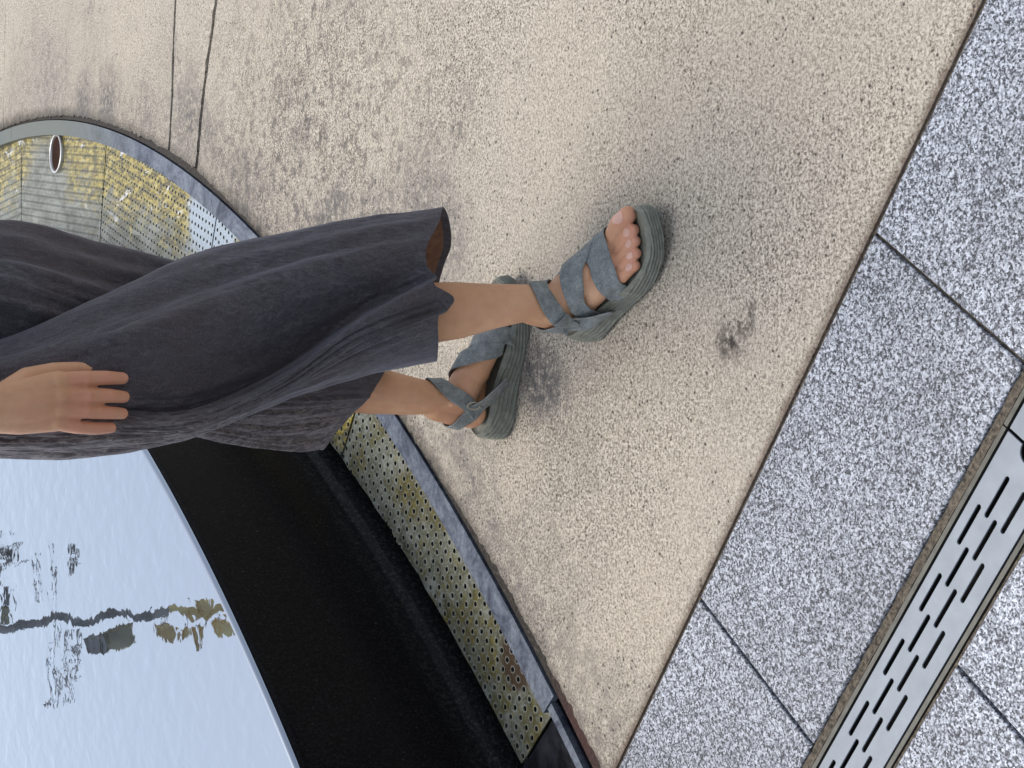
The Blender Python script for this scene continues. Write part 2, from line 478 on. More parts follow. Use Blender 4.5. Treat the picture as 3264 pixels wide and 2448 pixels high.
M_LINING = mat_simple('brown_lining', (.19, .10, .06), .85, 0, 80, .2, .2)

# ---------------------------------------------------------------- ground
gm = mesh_obj('ground', [(-60, -40, -.2), (60, -40, -.2), (60, 80, -.2), (-60, 80, -.2)], [(0, 1, 2, 3)], M_SOIL)
tag(gm, kind='structure')

def edge_r(deg):
    """inner edge of the concrete round the fountain"""
    xs = [-60, -47, -44.6, -42, -40, -38.5, -36.5, -34, -24, -21, -19, -15, -10, -5, 0, 30]
    ys = [5.10, 5.096, 5.091, 5.087, 5.087, 5.082, 5.074, 5.071, 5.076, 5.086, 5.084, 5.078, 5.077, 5.070, 5.067, 5.067]
    r = float(np.interp(deg, xs, ys))
    a = R(deg) * 5
    return r + .004 * noise.noise(Vector((a * 18, 0, 1))) + .007 * noise.noise(Vector((a * 60, 3, 1)))

def arc(d0, d1, step=.07):
    n = max(2, int(abs(d1 - d0) / step)); return [pol(edge_r(d0 + (d1 - d0) * i / n), d0 + (d1 - d0) * i / n) for i in range(n + 1)]

J3 = [(.523, 3.803), (.658, 3.771), (.771, 3.733), (.907, 3.680), (1.2, 3.575), (3, 2.93), (12, -.3)]
J2 = [(.602, 3.990), (.717, 3.973), (.84, 3.966), (.96, 3.951), (1.3, 3.91), (3, 3.7), (12, 2.6)]
J1 = [(.851, 5.572), (1.071, 5.560), (1.273, 5.548), (3, 5.45), (12, 4.9)]
def fray(line, off, amp, seed):
    out = []
    for i in range(len(line) - 1):
        a, b = Vector(line[i]), Vector(line[i + 1]); L = (b - a).length
        n = max(1, min(80, int(L / .012)))
        for k in range(n): out.append(a.lerp(b, k / n))
    out.append(Vector(line[-1]))
    return [Vector((p.x, p.y + off + amp * noise.noise(Vector((p.x * 28, seed, p.y * 9)))
                    + amp * .7 * noise.noise(Vector((p.x * 90, seed, 0))), 0)) for p in out]
def ang(p): return math.degrees(math.atan2(p[1] - CC.y, p[0] - CC.x))
def slab(points, top=0.0):
    o = mesh_obj('concrete_pavement', *extrude_poly([(p[0], p[1]) for p in points], -.16, top), M_CONC)
    tag(o, kind='structure'); return o
# where the straight granite edge meets the fountain circle
a_int = -45.9
lo3 = fray(J3, -.0125, .005, 2); hi3 = fray(J3, .0115, .006, 5)
lo2 = fray(J2, -.0045, .004, 7); hi2 = fray(J2, .0042, .004, 8)
lo1 = fray(J1, -.003, .002, 9); hi1 = fray(J1, .003, .002, 11)
slab(arc(a_int, ang(lo3[0])) + lo3 + [tn(9, 1.340), tn(-1.665, 1.340)])
slab(arc(ang(hi3[0]), ang(lo2[0])) + lo2 + list(reversed(hi3)), -.002)
slab(arc(ang(hi2[0]), ang(lo1[0])) + lo1 + list(reversed(hi2)), .0)
slab(arc(ang(hi1[0]), 40) + [Vector((-.2, 20, 0)), Vector((12, 20, 0))] + list(reversed(hi1)), -.001)

# gritty fill in the gap beside the steel edging
fill = []
for i in range(400):
    fill.append(pol(5.064, -60 + 95 * i / 399))
for i in range(399, -1, -1):
    fill.append(pol(5.115, -60 + 95 * i / 399))
gf = mesh_obj('gap_fill', *extrude_poly([(p[0], p[1]) for p in fill], -.1, -.006), mat_gap()); tag(gf, kind='structure')

# granite courses either side of the drain
def tiles(n0, n1, joints, gap):
    V, F, T = [], [], []
    for i in range(len(joints) - 1):
        a, b = joints[i] + gap / 2, joints[i + 1] - gap / 2
        bev = .0015
        q = [(a, n0), (b, n0), (b, n1), (a, n1)]
        c = [(a + bev, n0 + bev), (b - bev, n0 + bev), (b - bev, n1 - bev), (a + bev, n1 - bev)]
        k = len(V)
        V += [tn(t, n, 0) for t, n in c] + [tn(t, n, -bev) for t, n in q] + [tn(t, n, -.15) for t, n in q]
        F.append((k, k + 1, k + 2, k + 3))
        for s in range(4):
            s2 = (s + 1) % 4
            F.append((k + s, k + 4 + s, k + 4 + s2, k + s2)); F.append((k + 4 + s, k + 8 + s, k + 8 + s2, k + 4 + s2))
        T += [random.uniform(.86, 1.10)] * 12
    o = mesh_obj('granite_pavement', V, F, M_GRAN)
    at = o.data.color_attributes.new('tone', 'FLOAT_COLOR', 'POINT')
    for i, t in enumerate(T): at.data[i].color = (t, t, t * 1.02, 1)
    return tag(o, kind='structure')
js = [-1.74, -1.300] + [-.699 + .601 * i for i in range(14)]
tiles(1.0495, 1.3345, js, .005)
js2 = [-2.25, -1.646, -1.045] + [-.444 + .601 * i for i in range(14)]
for k in range(6): tiles(.927 - .302 * (k + 1) + .004, .927 - .302 * k, [j + (.3 if k % 2 else 0) for j in js2], .005)

# mortar in the joints and beside the drain
def strip(t0, t1, n0, n1, z, seed, amp=.003):
    pts = []
    N = 260
    for i in range(N + 1):
        t = t0 + (t1 - t0) * i / N; pts.append(tn(t, n0 + amp * noise.noise(Vector((t * 40, seed, 0)))))
    for i in range(N, -1, -1):
        t = t0 + (t1 - t0) * i / N; pts.append(tn(t, n1 + amp * noise.noise(Vector((t * 40, seed + 5, 0)))))
    return extrude_poly([(p.x, p.y) for p in pts], -.15, z)
gr = mesh_obj('mortar_joint', *join([strip(-1.8, 1.2, 1.0365, 1.0482, -.004, 1, .0022), strip(-1.8, 1.2, .928, .9325, -.005, 3, .001),
                                   strip(-1.7, 3, 1.3352, 1.3394, -.004, 6, .0005)]), M_GROUT)
tag(gr, kind='structure')
jm = []
for t in js[1:6]: jm.append(extrude_poly([tuple(tn(t - .0025, 1.052))[:2], tuple(tn(t + .0025, 1.052))[:2], tuple(tn(t + .0025, 1.333))[:2], tuple(tn(t - .0025, 1.333))[:2]], -.15, -.006 if t > -1 else -.016))
mj = mesh_obj('mortar_joint', *join(jm), M_GROUT); tag(mj, kind='structure')

# ---------------------------------------------------------------- slot drain
def slotted(t0, t1, n0, n1, slots, z0, z1, notch=None):
    cu = bpy.data.curves.new('c', 'CURVE'); cu.dimensions = '2D'; cu.fill_mode = 'BOTH'
    cu.extrude = (z1 - z0) / 2 - .0006; cu.bevel_depth = .0006; cu.bevel_resolution = 1; cu.offset = -.0006
    def poly(pts):
        s = cu.splines.new('POLY'); s.points.add(len(pts) - 1)
        for q, p in zip(s.points, pts): q.co = (p[0], p[1], 0, 1)
        s.use_cyclic_u = True
    out = [(t0, n0), (t1, n0)]
    def bite(tc, sgn):
        return [(tc + sgn * .016 * math.cos(a), (n0 + n1) / 2 + .016 * math.sin(a)) for a in [math.pi * (i / 12 - .5) for i in range(13)]]
    out += bite(t1, -1)
    out += [(t1, n1), (t0, n1)] + list(reversed(bite(t0, 1)))
    poly(out)
    for (a, b, n) in slots:
        r = .0032
        pts = [(b - r + r * math.cos(x), n + r * math.sin(x)) for x in [math.pi * (i / 8 - .5) for i in range(9)]]
        pts += [(a + r + r * math.cos(x), n + r * math.sin(x)) for x in [math.pi * (i / 8 + .5) for i in range(9)]]
        poly(pts)
    ob = bpy.data.objects.new('c', cu); COL.objects.link(ob)
    dg = bpy.context.evaluated_depsgraph_get(); dg.update()
    me = bpy.data.meshes.new_from_object(ob.evaluated_get(dg))
    bpy.data.objects.remove(ob)
    for v in me.vertices:
        p = tn(v.co.x, v.co.y, v.co.z + (z0 + z1) / 2); v.co = p
    me.name = 'cover'
    me.materials.clear(); me.materials.append(M_COVER)
    return me
def make_drain(idx, t0, t1, label):
    root = empty('slot_drain', tn((t0 + t1) / 2, .984, -.05))
    slots = []
    for k in range(40):
        for n, s in ((1.0095, .052), (.9950, 0), (.9805, .052), (.9660, 0)):
            b = t1 - .0425 - s - k * .1045; a = b - .0585
            if a > t0 + .03: slots.append((a, b, n))
    me = slotted(t0, t1, .9440, 1.0255, slots, -.0065, -.0035)
    c = bpy.data.objects.new('cover', me); COL.objects.link(c); adopt(c, root)
    fr = []
    for n0, n1 in ((.9345, .9405), (1.0290, 1.0350)):
        fr.append(extrude_poly([tuple(tn(t0 - .001, n0))[:2], tuple(tn(t1 + .001, n0))[:2], tuple(tn(t1 + .001, n1))[:2], tuple(tn(t0 - .001, n1))[:2]], -.07, -.003))
    adopt(mesh_obj('frame', *join(fr), M_FRAME), root)
    bottom = extrude_poly([tuple(tn(t0, .9415))[:2], tuple(tn(t1, .9415))[:2], tuple(tn(t1, 1.0275))[:2], tuple(tn(t0, 1.0275))[:2]], -.075, -.07)
    adopt(mesh_obj('channel', *bottom, M_DARK), root)
    tag(root, label, 'drain', 'lengths of slotted drain in the paving')
make_drain(0, -1.778, -.776, 'steel drain cover with rows of slots, the long one along the granite')
make_drain(1, -.772, .23, 'plain end of the next steel drain cover, beyond the joint with the round notch')

# ---------------------------------------------------------------- fountain
WALL_C = Vector((-4.10, 5.30)); WALL_R = 4.50; WALL_H = .345
fountain = empty('fountain', (-4.1, 5.3, -.1))
def ring_band(r0, r1, d0, d1, z0, z1, step=.5, c=None):
    c = c or Vector((CC.x, CC.y)); n = max(2, int((d1 - d0) / step)); V, F = [], []
    for i in range(n + 1):
        a = R(d0 + (d1 - d0) * i / n)
        for r, z in ((r0, z0), (r1, z0), (r1, z1), (r0, z1)): V.append((c.x + r * math.cos(a), c.y + r * math.sin(a), z))
    for i in range(n):
        for k in range(4):
            k2 = (k + 1) % 4; F.append((i * 4 + k, i * 4 + k2, i * 4 + 4 + k2, i * 4 + 4 + k))
    F.append((0, 3, 2, 1)); F.append((n * 4, n * 4 + 1, n * 4 + 2, n * 4 + 3))
    return V, F
# wall with a rounded brim
prof = [(WALL_R - .35, -.19), (WALL_R + .012, -.19), (WALL_R + .012, -.012), (WALL_R + .008, -.004), (WALL_R + .001, -.002), (WALL_R, .01), (WALL_R, WALL_H - .022), (WALL_R - .003, WALL_H - .010),
        (WALL_R - .009, WALL_H - .003), (WALL_R - .018, WALL_H - .0015), (WALL_R - .10, WALL_H - .004), (WALL_R - .12, WALL_H - .10), (WALL_R - .35, WALL_H - .12)]
V, F = [], []
NS = 720
for i in range(NS):
    a = 2 * math.pi * i / NS
    for r, z in prof: V.append((WALL_C.x + r * math.cos(a), WALL_C.y + r * math.sin(a), z))
m_ = len(prof)
for i in range(NS):
    j = (i + 1) % NS
    for k in range(m_ - 1): F.append((i * m_ + k, j * m_ + k, j * m_ + k + 1, i * m_ + k + 1))
adopt(mesh_obj('basin_wall', V, F, M_WALL, smooth=True), fountain)
adopt(mesh_obj('basin_floor', *extrude_poly([(WALL_C.x + (WALL_R - .3) * math.cos(R(a)), WALL_C.y + (WALL_R - .3) * math.sin(R(a))) for a in range(0, 360, 3)], WALL_H - .14, WALL_H - .12), M_WALL), fountain)
# stone kerb segments under the wall: a dark ledge just inside the grating
adopt(mesh_obj('plinth', *ring_band(WALL_R + .0125, WALL_R + .030, 0, 360, -.19, -.055, .5, WALL_C), M_DARK), fountain)
tag(fountain, 'low black polished stone basin brimful of water beside the perforated steel gutter', 'fountain')
# water, brim-full, its edge rolling over the wall's lip
WP = [(WALL_R - .004, WALL_H - .006), (WALL_R - .007, WALL_H + .0005), (WALL_R - .013, WALL_H + .002)]
V, F = [], []
for r, z in WP:
    for i in range(NS):
        a = 2 * math.pi * i / NS; V.append((WALL_C.x + r * math.cos(a), WALL_C.y + r * math.sin(a), z))
for k in range(len(WP) - 1):
    for i in range(NS):
        j = (i + 1) % NS; F.append((k * NS + i, k * NS + j, (k + 1) * NS + j, (k + 1) * NS + i))
F.append(tuple(range((len(WP) - 1) * NS, len(WP) * NS)))
wt = mesh_obj('water', V, F, M_WATER); tag(wt, kind='structure')
for p in wt.data.polygons: p.use_smooth = len(p.vertices) < 5

# steel edging ring round the gutter
M_PLATE = mat_simple('wet_dark_steel_plate', (.035, .038, .048), .3, .6, 26, .9, .4, .003)
def edging(d0, d1, label, r0=5.016, r1=5.061, z=-.001, mat=None):
    V, F = ring_band(r0, r1, d0, d1, -.012 + z, z, .4)
    V2, F2 = ring_band(r0, r0 + .004, d0, d1, -.15, -.0125 + z, .4)
    o = mesh_obj('steel_edging', *join([(V, F), (V2, F2)]), mat or M_RING)
    return tag(o, label, 'edging', 'lengths of steel edging round the fountain gutter')
edging(-42.75, -22.72, 'grey blue steel edging strip between concrete and gutter, the length under the trouser hem')
edging(-22.70, -2.0, 'curved steel edging strip round the yellow stained gutter by the standing person')
edging(-1.98, 40, 'steel edging strip beyond the thin concrete joint, farthest round the bend of the gutter')
edging(-70, -42.78, 'narrow edging strip with a pale scuffed rim beside the plain dark plate', 5.030, 5.046, -.002)

# perforated gutter covers, straight-sided panels between the seams
def panel(d0, d1, label, mat, holes=True, z=-.020, r_in=4.835):
    g = .04
    dm = (d0 + d1) / 2; c = pol(1, dm) - CC; tdir = Vector((-c.y, c.x, 0)); rdir = Vector((c.x, c.y, 0))
    V, UV, F = [], [], []
    n = 24
    for i in range(n + 1):
        a = d0 + g + (d1 - d0 - 2 * g) * i / n
        for q, r in enumerate((r_in, 4.90, 4.95, 5.018)):
            if q == 0:
                p0 = pol(r_in, a)
                # the inner edge follows the basin wall, a little unevenly
                dvec = Vector((p0.x - WALL_C.x, p0.y - WALL_C.y)); k = (WALL_R + .052 + .006 * noise.noise(Vector((a * 1.7, 0, 0)))) / dvec.length
                p = Vector((WALL_C.x + dvec.x * k, WALL_C.y + dvec.y * k, z))
                pc = pol(r_in, a)
            else: p = pol(r, a, z)
            p.z = z; V.append(p)
            rel = p - CC; UV.append((rel.dot(tdir), rel.dot(rdir)))
    for i in range(n):
        for k in range(3): F.append((i * 4 + k, i * 4 + k + 1, i * 4 + 5 + k, i * 4 + 4 + k))
    o = mesh_obj('gutter_cover', V, F, mat, uv=UV)
    so = o.modifiers.new('thick', 'SOLIDIFY'); so.thickness = .0025; so.offset = -1
    return tag(o, label, 'drain cover', 'perforated covers over the fountain gutter')
M_G1 = mat_grate('far_side'); M_G2 = mat_grate('near_side')  # far covers: denser yellow algae; near cover: mottled green and brown
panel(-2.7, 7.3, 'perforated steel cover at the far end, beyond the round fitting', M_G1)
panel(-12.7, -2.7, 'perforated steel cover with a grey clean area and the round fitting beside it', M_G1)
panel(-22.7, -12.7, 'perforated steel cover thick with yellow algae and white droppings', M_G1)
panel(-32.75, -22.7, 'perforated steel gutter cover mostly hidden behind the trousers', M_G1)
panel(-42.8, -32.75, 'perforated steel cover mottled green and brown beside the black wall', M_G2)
panel(-54, -42.8, 'plain dark wet steel plate at the end of the perforated covers', M_PLATE)

# round fitting let into the gutter
fit = empty('floor_light', (.700, 5.012, -.02))
V, F = [], []
fp = [(.0605, -.022), (.0615, -.014), (.060, -.010), (.055, -.010), (.0535, -.013), (.053, -.03)]
for i in range(48):
    a = 2 * math.pi * i / 48
    for r, z in fp: V.append((.700 + r * math.cos(a), 5.012 + r * math.sin(a), z))
for i in range(48):
    j = (i + 1) % 48
    for k in range(5): F.append((i * 6 + k, j * 6 + k, j * 6 + k + 1, i * 6 + k + 1))
adopt(mesh_obj('rim', V, F, mat_simple('pale_steel_rim', (.62, .62, .60), .35, .6, 30, .15, .1), smooth=True), fit)
adopt(mesh_obj('lens', *extrude_poly([(.700 + .0515 * math.cos(R(a)), 5.012 + .0515 * math.sin(R(a))) for a in range(0, 360, 10)], -.03, -.0165), mat_simple('brown_lens', (.035, .014, .008), .7, 0, 40, .5, .1, spec=.05)), fit)
tag(fit, 'round pale rimmed fitting with dark brown middle set in the gutter', 'floor light')

# ---------------------------------------------------------------- pole built as a bare tree, mirrored in the water
TRUNK = [[-1.332,9.0,1.537],[-1.339,9.0,1.586],[-1.347,9.0,1.634],[-1.325,9.0,1.707],[-1.324,9.0,1.773],[-1.316,9.0,1.831],[-1.301,9.0,1.868],[-1.284,9.0,1.897],[-1.295,9.0,1.939],[-1.328,9.0,1.998],[-1.344,9.0,2.036],[-1.339,9.0,2.092],[-1.317,9.0,2.134],[-1.299,9.0,2.169],[-1.287,9.0,2.238],[-1.307,9.0,2.29],[-1.327,9.0,2.325],[-1.336,9.0,2.361],[-1.321,9.0,2.431],[-1.313,9.0,2.503],[-1.298,9.0,2.547],[-1.296,9.0,2.583],[-1.32,9.0,2.656],[-1.336,9.0,2.702],[-1.357,9.0,2.748],[-1.328,9.0,2.812],[-1.313,9.0,2.906],[-1.298,9.0,2.981],[-1.294,9.0,3.123]]  # bends shaped in to imitate the ripple distortion of the mirrored pole
TWIGS = [[[-1.284,9.0,1.897],[-1.163,9.0,1.892],[-1.038,9.0,1.887],[-0.905,9.0,1.883]],[[-1.207,9.0,1.804],[-1.116,9.0,1.805],[-1.016,9.0,1.798],[-0.96,9.0,1.797]],[[-1.33,9.0,1.91],[-1.413,9.0,1.904],[-1.496,9.0,1.896],[-1.545,9.0,1.894],[-1.613,9.0,1.911],[-1.705,9.0,1.916],[-1.786,9.0,1.891]],[[-1.614,9.0,1.915],[-1.706,9.0,1.92],[-1.781,9.0,1.926]],[[-1.372,9.0,1.969],[-1.459,9.0,1.961],[-1.526,9.0,1.961],[-1.609,9.0,1.953]],[[-1.551,9.0,1.961],[-1.627,9.0,1.966],[-1.7,9.0,1.945]],[[-1.372,9.0,2.015],[-1.464,9.0,2.026],[-1.548,9.0,2.024],[-1.63,9.0,2.01],[-1.705,9.0,2.004],[-1.78,9.0,2.003]],[[-1.454,9.0,1.999],[-1.504,9.0,1.999]],[[-0.902,9.0,1.988],[-0.96,9.0,1.979],[-1.036,9.0,1.992]],[[-0.893,9.0,1.975],[-0.943,9.0,1.978],[-1.002,9.0,1.992]],[[-0.927,9.0,2.003],[-0.995,9.0,2.007],[-1.053,9.0,1.997]]]
BLOCKS = [[[-1.424,9.0,2.049],[-1.511,9.0,2.084],[-1.513,9.0,2.161],[-1.407,9.0,2.152]],[[-1.403,9.0,2.156],[-1.514,9.0,2.17],[-1.473,9.0,2.344],[-1.351,9.0,2.308]],[[-1.37,9.0,2.458],[-1.441,9.0,2.476],[-1.489,9.0,2.548],[-1.44,9.0,2.58],[-1.381,9.0,2.548]],[[-1.411,9.0,2.602],[-1.5,9.0,2.625],[-1.437,9.0,2.661],[-1.395,9.0,2.652]],[[-1.401,9.0,2.693],[-1.51,9.0,2.703],[-1.54,9.0,2.721],[-1.469,9.0,2.735],[-1.403,9.0,2.721]],[[-1.415,9.0,2.827],[-1.46,9.0,2.841],[-1.481,9.0,2.888],[-1.463,9.0,2.934],[-1.406,9.0,2.939],[-1.371,9.0,2.887],[-1.377,9.0,2.841]],[[-1.248,9.0,2.692],[-1.301,9.0,2.702],[-1.347,9.0,2.739],[-1.308,9.0,2.794],[-1.259,9.0,2.794],[-1.253,9.0,2.766],[-1.269,9.0,2.738]],[[-1.24,9.0,2.905],[-1.315,9.0,2.901],[-1.327,9.0,2.943],[-1.282,9.0,2.934]],[[-1.105,9.0,1.617],[-1.202,9.0,1.613],[-1.22,9.0,1.638],[-1.106,9.0,1.633]],[[-1.226,9.0,1.593],[-1.308,9.0,1.598],[-1.31,9.0,1.634],[-1.22,9.0,1.638]]]
FOL = [[[-0.842,9.0,1.599],[-0.939,9.0,1.584],[-1.054,9.0,1.592],[-1.056,9.0,1.633],[-0.967,9.0,1.644],[-0.86,9.0,1.624]]]
M_BARK = mat_simple('grey_bark', (.34, .33, .32), .9, 0, 9, .4, .5, .02)
M_BEIGE = mat_simple('painted_sun_beige', (.95, .58, .30), .9, 0, 6, .5, .4, .02)  # beige paints sunlight onto the pole top and the pale lumps
M_OLIVE = mat_simple('dull_olive_paint', (.40, .37, .27), .8, 0, 8, .35, .3, .01)
tree = empty('pole_as_tree', (TRUNK[0][0], 9.0, -.2))
tr = sorted(TRUNK, key=lambda p: p[2])
low = [(tr[0][0] - .03, 9.0, -.2), (tr[0][0] + .02, 9.0, .5), (tr[0][0] - .02, 9.0, 1.1)]
path = [p for p in low if p[2] < tr[0][2] - .05] + tr + [(tr[-1][0] + .05, 9.0, tr[-1][2] + .4), (tr[-1][0] - .02, 9.05, tr[-1][2] + .9)]
rad = [.023 + .003 * noise.noise(Vector((i * 1.7, 0, 0))) for i in range(len(path))]
rad[-1] = .006; rad[-2] = .014
nlow = int(len(path) * .72)
adopt(mesh_obj('trunk', *tube(path[:nlow], rad[:nlow], 10), M_BARK), tree)
adopt(mesh_obj('sun_beige_top', *tube(path[nlow - 1:], rad[nlow - 1:], 10), M_BEIGE), tree)
tw = []
for L in TWIGS:
    q = [(p[0], p[1] + .02 * i, p[2]) for i, p in enumerate(L)]
    tw.append(tube(q, [.004 + .003 * random.random() for _ in q], 6))
    for p in q[1:]:
        for _ in range(2):
            d = Vector((random.uniform(-.03, .03), random.uniform(-.03, .03), random.uniform(-.03, .03)))
            tw.append(tube([p, Vector(p) + d], [.006, .002], 4))
o = mesh_obj('twigs', *join(tw), M_BARK); o['kind'] = 'stuff'; adopt(o, tree)
tag(tree, 'grey pole built as a crooked bare trunk with side twigs, its bends added for the ripple wriggle in the water', 'tree')
def slabby(pts, d, inset=.8):
    pts = [Vector(p) for p in pts]; c = sum(pts, Vector()) / len(pts); n = len(pts); V = []
    for k, (dy, s) in enumerate(((-d, inset), (-d * .4, 1.), (d * .4, 1.), (d, inset))):
        V += [c + (p - c) * s + Vector((0, dy, 0)) for p in pts]
    F = [tuple(range(n)), tuple(reversed(range(3 * n, 4 * n)))]
    for k in range(3):
        for i in range(n): F.append((k * n + i, k * n + (i + 1) % n, (k + 1) * n + (i + 1) % n, (k + 1) * n + i))
    return V, F
names = [('sign_box', M_BARK), ('sign_box', M_OLIVE), ('pale_lump', M_BEIGE), ('pale_lump', M_BEIGE), ('pale_lump', M_BEIGE), ('pale_lump', M_BEIGE), ('stub', M_BEIGE), ('stub', M_BEIGE), ('stub', M_BARK), ('stub', M_OLIVE)]  # beige on lumps and stubs stands for sunlight on them
for (nm, mt), b in zip(names, BLOCKS):
    adopt(mesh_obj(nm, *slabby(b, .05), mt), tree)
    c = sum((Vector(p) for p in b), Vector()) / len(b)
    nr = min(TRUNK, key=lambda p: (Vector(p) - c).length)
    if nm != 'sign_box': adopt(mesh_obj('twig', *tube([nr, c], .006, 5), M_BARK), tree)
o = []
for b in FOL:
    c = sum((Vector(p) for p in b), Vector()) / len(b)
    for _ in range(30):
        p = c + Vector((random.gauss(0, .07), random.gauss(0, .05), random.gauss(0, .03)))
        a, e = (Vector((random.gauss(0, .03), random.gauss(0, .02), random.gauss(0, .02))) for _ in range(2))
        o.append(([p, p + a, p + a + e, p + e], [(0, 1, 2, 3)]))
lf = mesh_obj('dead_leaves', *join(o), M_BARK); lf['kind'] = 'stuff'; adopt(lf, tree)

# ---------------------------------------------------------------- person
person = empty('person', (.05, 2.2, 0))
tag(person, 'person in wide dark crinkled cropped trousers and grey strap sandals stepping past the basin', 'person')

def round_cone(a, b, ra, rb, seg=20, rings=7):
    a, b = Vector(a), Vector(b); d = b - a; L = d.length
    if L < 1e-6: d = Vector((0, 0, 1)); L = 1e-6
    z = d.normalized(); x = z.orthogonal().normalized(); y = z.cross(x)
    V, F = [], []
    pr = []
    for i in range(rings + 1):
        t = -math.pi / 2 + (math.pi / 2) * i / rings; pr.append((ra * math.sin(t), ra * math.cos(t)))
    for i in range(rings + 1):
        t = (math.pi / 2) * i / rings; pr.append((L + rb * math.sin(t), rb * math.cos(t)))
    for h, r in pr:
        r = max(r, 1e-5)
        for k in range(seg):
            t = 2 * math.pi * k / seg; V.append(a + z * h + (x * math.cos(t) + y * math.sin(t)) * r)
    for i in range(len(pr) - 1):
        for k in range(seg):
            k2 = (k + 1) % seg; F.append((i * seg + k, i * seg + k2, (i + 1) * seg + k2, (i + 1) * seg + k))
    F.append(tuple(reversed(range(seg)))); F.append(tuple(range((len(pr) - 1) * seg, len(pr) * seg)))
    return V, F
parts = []
def cone(a, b, ra, rb): parts.append(round_cone(a, b, ra, rb))
def chain(L):
    for p, q in zip(L[:-1], L[1:]): cone(p[:3], q[:3], p[3], q[3])

# feet: local frame, heel at the origin, toes along +x, +y towards the big toe
class Foot:
    def __init__(s, heel, yaw, side, lift=0, pit=0, size=.95):
        s.o = Vector(heel); s.side = side; s.lift = lift
        s.m = (Matrix.Rotation(yaw, 3, 'Z') @ Matrix.Rotation(pit, 3, 'Y')) * size
    def p(s, x, y, z): return s.o + Vector((0, 0, s.lift)) + s.m @ Vector((x, y * s.side, z))
def bed(x):
    """height of the footbed along the sole"""
    return float(np.interp(x, [-.02, .03, .08, .14, .19, .225, .26], [.049, .043, .040, .031, .027, .030, .042]))
FR = Foot((.088, 2.104, 0), R(-50), +1, .003, R(0), .96)
FL = Foot((-.076, 2.372, 0), R(-11.5), -1, 0, 0, .99)
TOES = [((.172, .024), (.208, .027), (.229, .026), .0140, .0155, .0132), ((.172, .006), (.200, .005), (.219, .004), .0095, .0092, .0088),
        ((.167, -.009), (.193, -.010), (.210, -.011), .0092, .0088, .0084), ((.161, -.023), (.183, -.0245), (.199, -.026), .009, .0085, .008),
        ((.154, -.035), (.172, -.037), (.185, -.038), .009, .0082, .0076)]
flush = [Vector(p) for p in [[0.0047,1.953,0.8044],[-0.0179,1.952,0.803],[-0.0382,1.955,0.8035],[-0.0557,1.955,0.8175]]]
def build_foot(f, up):
    P = lambda x, y, z: f.p(x, y, z + bed(x))
    cone(P(.030, 0, .026), P(.052, 0, .060), .0275, .030)
    cone(P(.026, 0, .045), P(.040, 0, .095), .022, .024)
    cone(P(.052, 0, .060), f.p(.054, 0, .150), .031, .0275)
    cone(P(.055, .002, .052), P(.115, .008, .040), .031, .0255)
    cone(P(.100, .010, .040), P(.160, .022, .022), .026, .0185)
    cone(P(.100, 0, .030), P(.155, -.006, .020), .025, .016)
    cone(P(.100, -.010, .022), P(.150, -.028, .014), .021, .0125)
    cone(P(.030, -.004, .022), P(.110, -.018, .018), .022, .018)
    cone(P(.160, .022, .020), P(.165, .026, .018), .019, .018)
    for s in (1, -1): cone(P(.056, .026 * s, .068), P(.052, .024 * s, .080), .0115, .010)
    for (a, b, c, r0, r1, r2) in TOES:
        cone(P(a[0], a[1], r0 + .004), P(b[0], b[1], r1 + .004), r0, r1); cone(P(b[0], b[1], r1 + .004), P(c[0], c[1], r2 + .0005), r1, r2)
        flush.append(P(c[0], c[1], .01))
    flush.append(P(.005, 0, .02))
    prev = (f.p(.054, 0, .150), .0275)
    for q, r in up:
        cone(prev[0], q, prev[1], r); prev = (Vector(q), r)
build_foot(FR, [((.116, 2.078, .19), .0325), ((.108, 2.10, .25), .0425), ((.098, 2.12, .34), .048), ((.085, 2.12, .47), .046), ((.03, 2.13, .62), .050), ((-.01, 2.15, .86), .066)])
build_foot(FL, [((-.019, 2.372, .19), .033), ((-.010, 2.385, .25), .040), ((.004, 2.39, .34), .046), ((.03, 2.36, .47), .044), ((.06, 2.29, .64), .052), ((.10, 2.24, .86), .066)])
